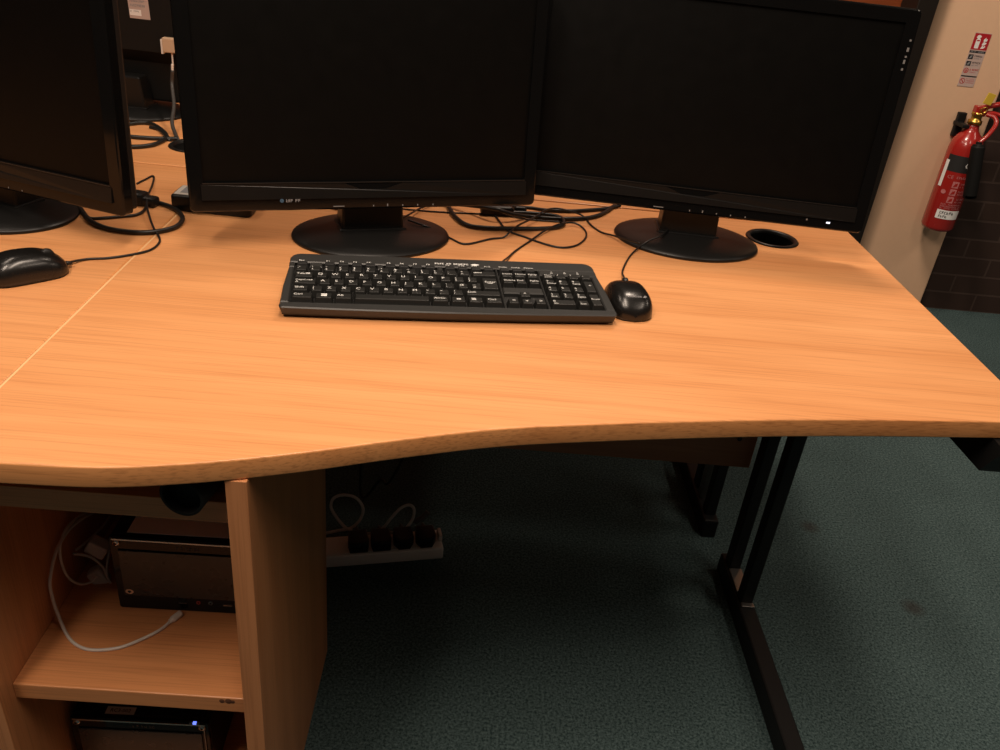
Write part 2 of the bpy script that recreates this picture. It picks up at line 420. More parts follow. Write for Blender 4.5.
def grommet(x, y, r, label):
    t = thing('cable_grommet', label, 'grommet', (x, y, DZ))
    bm = B(); lathe(bm, [(r-.004, -.02), (r-.004, .0015), (r-.001, .003), (r+.003, .003), (r+.0055, .0004), (r-.0005, .0004), (r-.0005, -.02)], 48); obj('rim', bm, BLK_SATIN, t)
    bm = B(); lathe(bm, [(r-.0042, -.003), (r-.0042, -.06), (0, -.06)], 48); obj('cup', bm, BLK_MATT, t)
    return t
grommet(*GR, 'round black cable grommet in the desk beside the right-hand monitor base')
grommet(-.585, 1.715, .046, 'round black cable grommet in the desk behind, in the gap beside the middle monitor')

# ---------------------------------------------------------------- pedestal shelf unit
cab = thing('shelf_unit', 'open beech shelf unit under the desk at bottom left', 'shelf unit', (0, 0, 0))
CX0, CX1, CYF, CYB = -.536, -.205, .668, 1.078
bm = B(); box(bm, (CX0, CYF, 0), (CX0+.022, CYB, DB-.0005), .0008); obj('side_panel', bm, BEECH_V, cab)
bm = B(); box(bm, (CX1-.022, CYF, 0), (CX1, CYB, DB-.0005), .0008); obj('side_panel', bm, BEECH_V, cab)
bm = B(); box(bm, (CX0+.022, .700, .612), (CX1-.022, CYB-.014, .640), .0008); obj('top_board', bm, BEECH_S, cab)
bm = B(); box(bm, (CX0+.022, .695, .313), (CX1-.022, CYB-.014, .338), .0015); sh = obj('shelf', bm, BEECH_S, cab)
bm = B()
for x, r_ in ((-.262, .0035), (-.254, .0045), (-.249, .003)):
    lathe(bm, [(0, .0004), (r_*.8, .0004), (r_, 0)], 9, M=T(x, .695, .331+r_*.3) @ FRONT)
tag(obj('chip', bm, plain('bare_chipboard', (.12, .045, .02), .9), sh), 'dark chips in the shelf edge', kind='stuff')
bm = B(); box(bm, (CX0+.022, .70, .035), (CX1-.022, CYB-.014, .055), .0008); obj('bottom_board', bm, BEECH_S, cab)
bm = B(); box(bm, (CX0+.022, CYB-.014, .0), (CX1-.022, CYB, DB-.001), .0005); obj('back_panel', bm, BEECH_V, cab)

# black tube lying on the top board, end poking out
t = thing('plastic_tube', 'black round tube end poking out of the gap above the shelf unit', 'tube', (-.274, .674, .6640), (R(-90), 0, R(-10)))
bm = B(); lathe(bm, [(.0205, 0), (.0235, 0), (.0235, .30), (.0205, .30), (.0205, 0)], 40); obj('tube_wall', bm, BLK_MATT, t)
bm = B(); lathe(bm, [(.0202, .012), (0, .012)], 32); obj('end_plug', bm, BLK_MATT, t)

# ---------------------------------------------------------------- mini computers
def computer(label, loc, rz, top_label=None, led=False):
    t = thing('mini_computer', label, 'computer', loc, (0, 0, rz), 'mini computers in the shelf unit')
    W, H, D = .19, .124, .20
    bm = B(); box(bm, (0, .006, .003), (W, D, H), .004); obj('case', bm, BLK_SATIN, t)
    bm = B()
    prism(bm, [(a, b) for a, b in rrect(0, 0, W, H+.001, .004, 4)], -.006, .0005, .001); 
    for v in bm.verts: v.co = FRONT @ Vector((v.co.x, v.co.y, -v.co.z-.006)) if False else Vector((v.co.x, v.co.z+.006, v.co.y))
    obj('front_frame', bm, BLK_GLOSS, t)
    bm = B(); box(bm, (.010, -.0022, .026), (W-.010, -.0002, H-.020), .0006); obj('smoked_panel', bm, SMOKED, t)
    bm = B(); box(bm, (.004, -.002, H-.0032), (W-.004, -.0002, H-.0008), .0004); obj('chrome_trim', bm, CHROME, t)
    if led: 
        bm = B(); box(bm, (W-.0065, -.0022, .03), (W-.005, -.0002, H-.004), .0003); obj('chrome_trim', bm, STEEL, t)
    for x in (.009, W-.009):
        bm = B(); lathe(bm, [(.0022, .0022), (.0045, .0018), (.005, 0)], 20, M=T(x, -.0002, H-.0085) @ FRONT)
        lathe(bm, [(0, .0008), (.0022, .0008)], 20, M=T(x, -.0002, H-.0085) @ FRONT); obj('screw', bm, CHROME, t)
    for x in (.085, .145):
        bm = B(); box(bm, (x-.0065, -.0008, .0135), (x+.0065, .0005, .0175), .0004); p = obj('usb_port', bm, PRINT_K, t)
        bm = B(); box(bm, (x-.0055, -.0012, .0148), (x+.0055, -.0006, .0160)); obj('contact', bm, CHROME, p)
    for x, m in ((.106, PINK_JACK), (.122, GREY_JACK)):
        bm = B(); lathe(bm, [(.0014, .001), (.0028, .001), (.003, 0)], 20, M=T(x, -.0002, .0175) @ FRONT)
        obj('audio_jack', bm, m, t)
    bm = B(); ring_patch(bm, 0, 0, .0022, .0052, T(.017, -.0024, .0325) @ FRONT @ Matrix.Scale(.85, 4, (0, 1, 0)), 0); obj('emblem', bm, CHROME, t)
    bm = B(); scribble(bm, .030, .031, .052, .0032, T(0, -.0024, 0) @ FRONT, 0, 3); obj('printed_mark', bm, FAINT, t)
    bm = B(); scribble(bm, .085, H-.0145, .118, .005, T(0, -.0004, 0) @ FRONT, 0, 8); obj('printed_mark', bm, FAINT, t)
    if top_label:
        bm = B(); M = T(.045, .0085, H+.0004); patch(bm, 0, 0, .040, .0125, M, 0)
        text(bm, top_label, M @ T(.020, .0036, .0003), .0078, 1, 1, True); obj('sticker', bm, [WHITE_PL, PRINT_K], t)
    if led:
        bm = B(); box(bm, (W-.026, -.0012, H-.001), (W-.012, .002, H+.0016), .0005); obj('power_light', bm, PRINT_G, t)
        bm = B(); box(bm, (W-.021, -.0016, H-.0007), (W-.016, .0022, H+.002), .0004); obj('power_light', bm, BLUE_LED, t)
    return t
pc1 = computer('black mini computer on the upper shelf with white paper on top', (-.437, .829, .338), R(1))
pc2 = computer('black mini computer at the bottom with small name sticker and blue light', (-.505, .772, .055), R(1), 'RC3-002', True)
bm = B(); prism(bm, [(-.416, .838), (-.252, .842), (-.252, 1.02), (-.416, 1.02)], .4635, .4648); 
tag(obj('paper_sheet', bm, PAPER), 'white sheet of paper lying on top of the upper computer', 'paper')

# white leads left of the computer
def at_shelf(u, v, dz=.0): return onz(u, v, .338+.0022+dz)
bm = B()
def onx(u, v, x): r = _ray(u, v); return CAM + r*((x-CAM.x)/r.x)
XL = -.508
loop = [at_shelf(172, 620), at_shelf(160, 630), at_shelf(140, 640), at_shelf(118, 648), at_shelf(92, 650), at_shelf(76, 644.5), onx(66, 633, -.486), onx(57, 612, -.502), onx(52, 596, -.507), onx(50, 580, XL), onx(56, 552, XL), onx(67, 532, XL), onx(80, 520, -.506), onx(92, 513, -.505), onx(100, 506, -.50)]
tube(bm, loop, .0022, 8)
t = thing('usb_cable', 'white cable looping across the upper shelf with plug below the computer', 'cable')
obj('cord', bm, WHITE_CB, t)
a = at_shelf(170, 621.5, .001); b = at_shelf(181, 613, .002)
bm = B(); tube(bm, [a, a.lerp(b, .3), b], lambda q: .0034 if q < .35 else .0047, 10); obj('plug', bm, WHITE_PL, t)
t = thing('power_adapter', 'white plug adapter and its curled lead, left of the upper computer', 'adapter')
Pa = onx(100, 577, -.484)
Ma = T(*Pa) @ Matrix.Rotation(R(-28), 4, 'Y') @ Matrix.Rotation(R(15), 4, 'Z')
bm = B(); box(bm, (-.0105, -.010, -.018), (.0105, .010, .016), .004, mat=Ma); obj('adapter_body', bm, WHITE_PL, t)
Mb = T(*onx(98, 547, -.486)) @ Matrix.Rotation(R(30), 4, 'Y')
bm = B(); box(bm, (-.014, -.010, -.011), (.014, .010, .011), .003, mat=Mb); obj('adapter_body', bm, WHITE_PL, t)
def cord(pts, r=.0018):
    bm = B(); tube(bm, [onx(u, v, x) for u, v, x in pts], r, 7); obj('cord', bm, WHITE_CB, t)
cord([(97, 576, -.480), (91, 582, -.486), (80, 584, -.495), (69, 578, -.502), (62, 564, -.508), (60, 546, -.509), (66, 529, -.509), (77, 518, -.509), (90, 511, -.508)])
cord([(73, 554, -.508), (84, 555, -.498), (94, 559, -.488), (103, 567, -.478), (108, 578, -.470), (112, 586, -.466)])
cord([(76, 550, -.508), (84, 544, -.506), (94, 535, -.503), (104, 525, -.50), (110, 517, -.50)])
cord([(111, 545, -.474), (108, 558, -.474), (107, 573, -.472), (112, 588, -.466)])

# ---------------------------------------------------------------- monitors
def monitor(label, loc, rz, tilt=5, lift=.048, face=-.045, W=.552, H=.352, back=False, bs=(.128, .10), brot=0, icons=True, roll=0, nh=.17, hx=0):
    t = thing('monitor', label, 'monitor', loc, (0, 0, rz), 'black monitors standing on the desks')
    bm = B()
    lathe(bm, [(0, 0), (.985, 0), (1, .003), (.99, .0055), (.93, .0085), (.80, .0125), (.45, .017), (.30, .018), (0, .018)], 72, sx=bs[0], sy=bs[1])
    obj('base', bm, BLK_SATIN, t, rot=(0, 0, brot))
    bm = B()        # neck, flaring slightly towards its foot
    frustum(bm, (-.050, -.012, .050, .040), .012, (-.046, .004, .046, .044), nh, bev=.004)
    nk = obj('neck', bm, BLK_SATIN, t, rot=(0, 0, brot))
    bm = B(); box(bm, (-.054, -.017, .012), (.054, .042, .0195), .002); obj('collar', bm, BLK_SATIN, nk)
    head = Matrix.Translation((hx, face, lift)) @ Matrix.Rotation(R(roll), 4, 'Y') @ Matrix.Rotation(R(-tilt), 4, 'X')
    def put(bm):
        for v in bm.verts: v.co = head @ v.co
        return bm
    s, ch, tp = .021, .043, .021
    bm = B()        # rear housing
    box(bm, (-W/2+.004, .016, .004), (W/2-.004, .036, H-.004), .006)
    frustum(bm, (-W/2+.03, -H+.05, W/2-.03, -.09), -.0, (-W/2+.09, -H+.10, W/2-.09, -.12), .028)
    for v in bm.verts:
        if v.co.y < -.01: v.co = Vector((v.co.x, .036+v.co.z, -v.co.y))
    obj('rear_housing', put(bm), BLK_MATT, t)
    bm = B()        # bezel ring
    outer = rrect(-W/2, 0, W/2, H, .008, 4); inner = rrect(-W/2+s, ch, W/2-s, H-tp, .002, 4)
    def ring(off, y): return [bm.verts.new((p.x, y, p.y)) for p in offset_poly(outer, off)]
    o0 = ring(0, .018); o1 = ring(0, .003); o2 = ring(.0012, .0009); o3 = ring(.003, 0)
    i0 = [bm.verts.new((p[0], .0005, p[1])) for p in inner]; i1 = [bm.verts.new((p[0], .006, p[1])) for p in inner]
    for A, Bq in ((o0, o1), (o1, o2), (o2, o3), (o3, i0), (i0, i1)):
        n = len(A)
        for i in range(n): bm.faces.new((A[i], A[(i+1) % n], Bq[(i+1) % n], Bq[i]))
    bm.faces.new(list(reversed(o0)))
    obj('bezel', put(bm), BLK_GLOSS, t)
    bm = B(); box(bm, (-W/2+s-.001, .0045, ch-.001), (W/2-s+.001, .006, H-tp+.001)); obj('screen', put(bm), SCREEN, t)
    # satin strip along the chin with a shallow notch at the middle
    bm = B()
    pts = [(-W/2+.018, .018), (W/2-.018, .018), (W/2-.018, ch-.003), (.045, ch-.003), (.02, ch-.012), (-.02, ch-.012), (-.045, ch-.003), (-W/2+.018, ch-.003)]
    fr = [bm.verts.new((x, -.0028 if z < .03 else -.0006, z)) for x, z in pts]; bk = [bm.verts.new((x, .001, z)) for x, z in pts]
    bm.faces.new(fr); bm.faces.new(list(reversed(bk)))
    for i in range(len(pts)): bm.faces.new((fr[i], bk[i], bk[(i+1) % len(pts)], fr[(i+1) % len(pts)]))
    obj('chin_strip', put(bm), BLK_CHIN, t)
    bm = B(); box(bm, (-W/2+.02, -.0008, ch-.002), (W/2-.02, .001, ch-.0008)); obj('chin_line', put(bm), plain('chin_line_grey', (.016, .015, .014), .3), t)
    if icons:
        for i, x in enumerate((.0, .022, .046, .07, .095)):
            bm = B(); patch(bm, x-.0010, .0038, x+.0007, .0062 if i != 1 else .0078, T(0, -.0004, 0) @ FRONT, 0); obj('button_mark', put(bm), PRINT_D, t)
        bm = B(); patch(bm, -.062, .0045, -.045, .0058, T(0, -.0004, 0) @ FRONT, 0); obj('button_mark', put(bm), PRINT_D, t)
    return t, head
mc, hc = monitor('black monitor in the middle, angled slightly, directly behind the keyboard', (-.168, 1.300, DZ), R(19), tilt=5, W=.536, lift=.063, roll=-.2, hx=-.007)
M = hc
bm = B(); scribble(bm, -.132, .0135, -.108, .0045, T(0, -.0032, 0) @ FRONT, 0, 21); 
for v in bm.verts: v.co = hc @ v.co
tag(obj('maker_mark', bm, PRINT_G, mc), 'small grey lettering')
bm = B(); poly_patch(bm, circle(-.138, .0158, .0030, 14), T(0, -.0032, 0) @ FRONT, 0)
for v in bm.verts: v.co = hc @ v.co
tag(obj('maker_mark', bm, BLUE_PRINT, mc), 'small blue round mark')
mr, hr = monitor('black monitor on the right, beside the round grommet', (.374, 1.418, DZ), R(-4), tilt=7, face=-.04, lift=.063, roll=.2, W=.590, hx=-.011)
bm = B(); box(bm, (.231, -.0012, .0105), (.2375, .0, .0135), .0005)
for v in bm.verts: v.co = hr @ v.co
tag(obj('power_light', bm, WHITE_LED, mr), 'small glowing white light')
for x, z, ww, hh in ((0.2745, .262, .003, .0035), (0.2745, .272, .003, .006), (0.2750, .281, .003, .003), (0.2750, .290, .0035, .006), (0.2755, .305, .003, .003), (0.1860, .012, .0025, .003)):
    bm = B(); patch(bm, x+.0105, z, x+.0105+ww, z+hh, T(0, -.0004, 0) @ FRONT, 0)
    for v in bm.verts: v.co = hr @ v.co
    obj('touch_mark', bm, PRINT_D, mr)
ml, hl = monitor('black monitor cropped by the left edge, turned towards the left', (-.748, 1.268, DZ), R(-19), tilt=2, face=-.035, lift=.054)
# the rear of a monitor on the desk behind
mo, ho = monitor('black monitor on the desk behind, its rear seen through the left gap', (-.80, 1.95, DZ), R(176), tilt=4, lift=.022, face=-.05, nh=.085)
hi_ = bpy.data.objects
def sticker_on_rear(u, v): pass

# stickers and leads of the rear-facing monitor
bm = B()
inv = (T(-.80, 1.95, DZ) @ Matrix.Rotation(R(176), 4, 'Z')).inverted()
pa = inv @ ony(119, 2, 1.90); pb = inv @ ony(142, 18, 1.90)
yb = ho @ Vector((0, .0655, .2))
x0, x1 = sorted((pa.x, pb.x)); z0, z1 = pb.z, pb.z+.075
Mst = ho @ T(0, .0652, 0) @ Matrix.Rotation(R(180), 4, 'Z') @ FRONT
zz0 = z0-.022; xm0, xm1 = -x1+.010, -x0+.010
patch(bm, xm0, zz0, xm1, zz0+.075, Mst, 0)
for k in range(5): scribble(bm, xm0+.004, zz0+.024+k*.009, xm1-.006, .0045, Mst @ T(0, 0, .0004), 1, 50+k)
patch(bm, xm0+.001, zz0+.006, xm0+.026, zz0+.018, Mst @ T(0, 0, .0003), 2)
scribble(bm, xm0+.002, zz0+.013, xm0+.024, .003, Mst @ T(0, 0, .0006), 1, 60)
tag(obj('rating_sticker', bm, [SIGN_PINK, PRINT_G, PAPER], mo), 'white rating sticker with blurred print')
t = thing('video_lead', 'black video lead with cream plug hanging from the rear-facing monitor', 'cable')
YV = 1.905
p0, p1 = ony(163, 42, YV), ony(177, 53, YV)
bm = B(); box(bm, (p0.x, YV-.008, p1.z), (p1.x, YV+.008, p0.z+.01), .002); obj('plug', bm, plain('cream_plug', (.55, .38, .25), .5), t)
bm = B(); box(bm, (p0.x-.004, YV-.006, p1.z-.004), (p0.x+.001, YV+.006, p0.z+.006), .001); obj('thumbscrew', bm, WHITE_PL, t)
bm = B(); tube(bm, [ony(172, 53, YV), ony(172.5, 60, YV), ony(173, 66, YV)], .0018, 7); tube(bm, [ony(172.3, 64, YV), ony(172.5, 72, YV)], .0028, 8); obj('strain_relief', bm, WHITE_PL, t)
bm = B(); tube(bm, [ony(172.5, 70, YV), ony(172, 85, YV), ony(174, 105, 1.86), ony(172, 122, 1.81), onz(175, 133, .726), onz(178, 140, .722), onz(180, 143, .70), onz(181, 146, .66)], .004, 8); obj('cord', bm, plain('grey_cable', (.045, .04, .036), .5), t)

# ---------------------------------------------------------------- keyboard
kb = thing('keyboard', 'black full-size keyboard with white legends in front of the middle monitor', 'keyboard', (-.0195, 1.0095, DZ+.0030), (R(3.4), 0, R(8.0)))
KW, KD = .454, .153
xl, yl = -KW/2, 0
out = []
def arc(cx_, cy_, r, a0, a1, n=6): return [(cx_+r*math.cos(R(a0+(a1-a0)*k/n)), cy_+r*math.sin(R(a0+(a1-a0)*k/n))) for k in range(n+1)]
front = [(-.227+.006, .0), ]
outl = arc(.221, .006, .006, -90, 0, 4) + [(.2255, .06), (.2215, .115)] + arc(.206, .137, .016, 8, 90, 6) + arc(-.206, .137, .016, 90, 172, 6) + [(-.2215, .115), (-.2255, .06)] + arc(-.221, .006, .006, 180, 270, 4) + [(-.11, -.003), (0, -.004), (.11, -.003)]
zk = lambda x, y: .0035*max(0, min(1, y/.158))
# blocks of keys: main, navigation, number pad
U, V = .0189, .0190
X0 = -.2135; Y0 = .0150
XN = X0+15*U+.0045; XP = XN+3*U+.0045
ZT = .0150
def surf(x, y): return ZT+zk(x, y)
bm = B(); prism(bm, [(p.x, p.y) for p in offset_poly(outl, .0035)], .0005, ZT-.006, .002, 3, 3, None, 3, zk)
# frame ribs standing around the wells (so keys sit in recesses)
def rib(x0, y0, x1, y1):
    frustum(bm, (x0, y0, x1, y1), .008, (x0+.0004, y0+.0004, x1-.0004, y1-.0004), 0)
    for v in list(bm.verts)[-8:]:
        v.co.z = (surf(v.co.x, v.co.y)) if v.co.z < .001 else .008+0*v.co.y
FB = Y0+5*V
yF0, yF1 = FB+.003, FB+.0165
def plate(poly):
    bev = .0016
    lo = [bm.verts.new((p.x, p.y, .0035)) for p in offset_poly(poly, .003 if len(poly) > 12 else 0)]
    mid = [bm.verts.new((x, y, surf(x, y)-bev)) for x, y in poly]
    hi = [bm.verts.new((p.x, p.y, surf(p.x, p.y))) for p in offset_poly(poly, bev)]
    n = len(poly)
    for a, b in ((lo, mid), (mid, hi)):
        for i in range(n): bm.faces.new((a[i], a[(i+1) % n], b[(i+1) % n], b[i]))
    bm.faces.new(hi)
XE = XP+4*U
inner_l, inner_r = X0-.0015, XE+.0015
plate([p for p in [(-.11, -.003), (0, -.004), (.11, -.003)] + arc(.221, .006, .006, -90, 0, 4) + [(.2262, Y0-.001), (-.2262, Y0-.001)] + arc(-.221, .006, .006, 180, 270, 4)])
plate([(-.2262, Y0-.001), (inner_l, Y0-.001), (inner_l, FB+.002), (-.2218, FB+.002), (-.2255, .06)])
plate([(inner_r, Y0-.001), (.2262, Y0-.001), (.2255, .06), (.2218, FB+.002), (inner_r, FB+.002)])
plate([(-.2218, yF1), (.2218, yF1)] + arc(.206, .137, .016, 8, 90, 6) + arc(-.206, .137, .016, 90, 172, 6))
plate([(XN-.0035, Y0-.001), (XN-.001, Y0-.001), (XN-.001, yF1), (XN-.0035, yF1)])
plate([(XP-.0035, Y0-.001), (XP-.001, Y0-.001), (XP-.001, FB), (XP-.0035, FB)])
plate([(XN, Y0+2*V+.002), (XP-.004, Y0+2*V+.002), (XP-.004, Y0+3*V-.001), (XN, Y0+3*V-.001)])
plate([(XP-.001, FB+.001), (.2218, FB+.001), (.2222, yF1), (XP-.001, yF1)])
plate([(-.2218, FB+.002), (X0-.001, FB+.002), (X0-.001, yF1), (-.2222, yF1)])
for xa, xb in ((X0+1.05*U, X0+1.95*U), (X0+6.05*U, X0+6.45*U), (X0+10.55*U, X0+10.95*U)): plate([(xa, yF0), (xb, yF0), (xb, yF1), (xa, yF1)])
# printed legends on the frame
tp = lambda x, y: T(x, y, surf(x, y)+.0004)
FX = [X0] + [X0+(2+i)*U for i in range(4)] + [X0+(6.5+i)*U for i in range(4)] + [X0+(11+i)*U for i in range(4)]
for i, x in enumerate(FX): text(bm, 'Esc' if i == 0 else f'F{i}', tp(x+.004, yF1+.0024), .0054, 1, 1.1)
for i, s in enumerate(('PrtSc', 'ScrLk', 'Pause')):
    text(bm, s, tp(XN+i*U+.002, yF1+.0024), .0056, 1, 1.05)
for i in range(3):
    x = XP+(.9+i*1.05)*U; patch(bm, x, yF1-.003, x+.003, yF1-.0012, tp(x, yF1) @ T(-x, -yF1, 0), 2) if False else None
    text(bm, ('1', 'A', 'S')[i], tp(x, yF0+.006), .0045, 1)
    patch(bm, 0, 0, .004, .0012, tp(x-.001, yF0+.0035), 1)
# makers' lettering, too blurred to read, with a lozenge mark
scribble(bm, -.017, yF1+.0058, .034, .0046, T(0, 0, surf(0, yF1+.008)+.0006), 1, 77)
M = tp(.041, yF1+.008)
poly_patch(bm, [(-.006, 0), (0, -.0034), (.006, -.0006), (.0078, .0012), (.0, .0034)], M, 1)
obj('frame', bm, [KB_FRAME, PRINT_W, PRINT_D, WELL], kb)
for sx_ in (-1, 1):
    bm = B(); box(bm, (sx_*.185-.012, .125, -.0100), (sx_*.185+.012, .137, .002), .001); obj('rear_foot', bm, BLK_MATT, kb)
def key(name, x, y, wu, hu=1, legend=(), low=False):
    """legend: list of (string, fx, fy, size)"""
    x0, y0, x1, y1 = x+.0004, y+.0004, x+wu-.0004, y+hu-.0004
    bm = B(); zb = .008+zk(x, y); h = .0195+zk(x, y)-(.0018 if low else 0)
    a, fb, ff = .0027, .0020, .0040
    frustum(bm, (x0, y0, x1, y1), zb, (x0+a, y0+ff, x1-a, y1-fb), h, 0, .0007)
    for s, fx, fy, sz in legend:
        if s == '#bar': patch(bm, 0, 0, sz, .0013, T(x0+a+fx, y0+ff+fy, h+.0003), 1); continue
        text(bm, s, T(x0+a+fx-.0006, y0+ff+fy-.0006, h+.0003), sz*1.15, 1, 1.1)
    return obj(name, bm, [WELL if low else BLK_KEY, PRINT_W], kb)  # low keys get a darker black, painting in shade on scooped tops
def one(s): return [(s, .0016, .0058, .0068)]
def two(a_, b_): return [(a_, .0016, .0072, .0052), (b_, .0016, .0012, .0052)]
# number row
for i, (a_, b_) in enumerate((('¬', '`'), ('!', '1'), ('"', '2'), ('£', '3'), ('$', '4'), ('%', '5'), ('^', '6'), ('&', '7'), ('*', '8'), ('(', '9'), (')', '0'), ('_', '-'), ('+', '='))):
    key('key', X0+i*U, Y0+4*V, U, V, two(a_, b_))
key('backspace_key', X0+13*U, Y0+4*V, 2*U, V, [('#bar', .003, .007, .010), ('<', .001, .0055, .006)])
key('tab_key', X0, Y0+3*V, 1.5*U, V, [('Tab', .0015, .006, .0058), ('#bar', .013, .0085, .006), ('#bar', .013, .0060, .006)])
for i, s in enumerate('QWERTYUIOP'): key('key', X0+(1.5+i)*U, Y0+3*V, U, V, one(s))
for i, (a_, b_) in enumerate((('{', '['), ('}', ']'))): key('key', X0+(11.5+i)*U, Y0+3*V, U, V, two(a_, b_))
key('enter_key', X0+13.62*U, Y0+2*V, 1.38*U, 2*V, [('Enter', .003, .018, .0058), ('#bar', .006, .015, .008)])
key('caps_lock_key', X0, Y0+2*V, 1.75*U, V, [('CapsLock', .0012, .0078, .0046), ('A', .0012, .002, .005)])
for i, s in enumerate('ASDFGHJKL'): key('key', X0+(1.75+i)*U, Y0+2*V, U, V, one(s))
for i, (a_, b_) in enumerate(((':', ';'), ('@', "'"), ('~', '#'))): key('key', X0+(10.75+i)*U, Y0+2*V, .957*U, V, two(a_, b_))
key('shift_key', X0, Y0+V, 1.25*U, V, [('Shift', .0015, .006, .0056)])
key('key', X0+1.25*U, Y0+V, U, V, two('|', '\\'))
for i, s in enumerate('ZXCVBNM'): key('key', X0+(2.25+i)*U, Y0+V, U, V, one(s))
for i, (a_, b_) in enumerate((('<', ','), ('>', '.'), ('?', '/'))): key('key', X0+(9.25+i)*U, Y0+V, U, V, two(a_, b_))
key('shift_key', X0+12.25*U, Y0+V, 2.75*U, V, [('Shift', .0015, .006, .0056)])
xx = X0
for nm, wu, lg in (('control_key', 1.6, [('Ctrl', .0015, .006, .0056)]), ('system_key', 1.35, [('\u25A0', .006, .004, .008), ('#bar', .0065, .0065, .006)]), ('alt_key', 1.35, [('Alt', .002, .006, .0056)]), ('space_bar', 5.45, []), ('alt_key', 1.35, [('AltGr', .0015, .006, .0054)]), ('system_key', 1.25, [('#bar', .006, .0065, .006), ('#bar', .006, .0045, .006)]), ('menu_key', 1.25, [('#bar', .003, .0085, .006), ('#bar', .003, .0065, .006), ('#bar', .003, .0045, .006)]), ('control_key', 1.4, [('Ctrl', .002, .006, .0056)])):
    key(nm, xx, Y0, wu*U, V, lg); xx += wu*U
# function row (low keys)
for i, x in enumerate(FX): key('escape_key' if i == 0 else 'function_key', x, yF0, U, .0132, (), True)
for i in range(3): key('function_key', XN+i*U, yF0, U, .0132, (), True)
for r_, row in enumerate((('Insert', 'Home', 'PgUp'), ('Delete', 'End', 'PgDn'))):
    for i, s in enumerate(row): key('navigation_key', XN+i*U, Y0+(4-r_)*V, U, V, [(s, .0008, .0062, .0048)])
for x, y, s in ((1, 1, '^'), (0, 0, '<'), (1, 0, 'v'), (2, 0, '>')): key('arrow_key', XN+x*U, Y0+y*V, U, V, [(s, .0045, .005, .0075)])
pad = ((('Num', 'Lock'), ('/', ''), ('*', ''), ('-', '')), (('7', 'Home'), ('8', '^'), ('9', 'PgUp')), (('4', '<'), ('5', ''), ('6', '>')), (('1', 'End'), ('2', 'v'), ('3', 'PgDn')))
for r_, row in enumerate(pad):
    for i, (a_, b_) in enumerate(row):
        lg = [(a_, .0014, .0068, .0058 if len(a_) == 1 else .0042)] + ([(b_, .0014, .0012, .0042)] if b_ else [])
        key('numpad_key', XP+i*U, Y0+(4-r_)*V, U, V, lg)
key('numpad_key', XP, Y0, 2*U, V, [('0', .0014, .0068, .0058), ('Ins', .0014, .0012, .0044)])
key('numpad_key', XP+2*U, Y0, U, V, [('.', .0014, .0075, .0058), ('Del', .0014, .0012, .0044)])
key('numpad_key', XP+3*U, Y0+2*V, U, 2*V, [('+', .005, .016, .007)])
key('numpad_key', XP+3*U, Y0, U, 2*V, [('Enter', .001, .016, .0046)])

# ---------------------------------------------------------------- mice
def mouse(label, loc, rz, marks=True):
    t = thing('computer_mouse', label, 'mouse', loc, (0, 0, rz), 'black corded mice')
    L, W, H = .104, .064, .035
    def sect(s):            # s: 0 tail -> 1 nose
        wd_ = W/2*(max(0, 1-abs(2*s-.92)**3.2/1.15))**.5 if True else 0
        return wd_
    bm = B(); nS, nA = 28, 24
    rings = []
    for i in range(nS+1):
        s = i/nS; q = 2*s-1
        hw = W/2*(max(1e-4, 1-abs(q)**4.2))**.5*(1-.05*s)
        hh = H*(max(1e-4, 1-abs(q*.98-.0)**2.6))**.6*(.86+.24*(1-s)*(1-.3*(1-s)))
        ring = []
        for k in range(nA+1):
            a = math.pi*k/nA
            ca, sa = math.cos(a), math.sin(a)
            x = hw*(abs(ca)**.62)*(1 if ca >= 0 else -1); z = hh*(abs(sa)**.80)
            ring.append(bm.verts.new((x, (s-.5)*L, .0015+z)))
        rings.append(ring)
    for a, b in zip(rings, rings[1:]):
        for k in range(nA): f = bm.faces.new((a[k], a[k+1], b[k+1], b[k])); f.smooth = True
    for i in range(nS): bm.faces.new((rings[i][0], rings[i+1][0], rings[i+1][-1], rings[i][-1]))
    bm.faces.new(rings[0]); bm.faces.new(list(reversed(rings[-1])))
    obj('shell', bm, BLK_MOUSE, t)
    bm = B(); prism(bm, [(x*.92, y*.93) for x, y in rrect(-W/2, -L/2, W/2, L/2, .024, 6)], 0, .003); obj('sole', bm, BLK_MATT, t)
    bm = B(); lathe(bm, [(0, -.0035), (.009, -.0035), (.0098, -.002), (.0098, .002), (.009, .0035), (0, .0035)], 24, M=T(0, .028, .0235) @ Matrix.Rotation(R(90), 4, 'Y')); obj('scroll_wheel', bm, RUBBER, t)
    bm = B(); tube(bm, [(0, .050, .008), (0, .058, .007)], lambda q: .0035-.001*q, 8, res=3); obj('strain_relief', bm, RUBBER, t)
    if marks:
        bm = B()
        Mq = T(-.004, -.034, .0372) @ Matrix.Rotation(R(-14), 4, 'X')
        Mq = T(0, -.036, .0318) @ Matrix.Rotation(R(38), 4, 'X')
        scribble(bm, -.011, 0, .009, .0026, Mq, 0, 91); obj('printed_mark', bm, PRINT_G, t)
        bm = B(); poly_patch(bm, [(.010, .0003), (.013, -.0006), (.0165, .0013), (.013, .0032)], Mq, 0); obj('printed_mark', bm, PRINT_G, t)
    return t
BLK_MOUSE = plain('mouse_black_plastic', (.007, .0065, .006), .27, spec=.6)
mouse('black mouse touching the right end of the keyboard', (.2285, 1.112, DZ), R(6))
mouse('black mouse at the left edge, in front of the cropped monitor', (-.594, 1.041, DZ), R(-48), False)

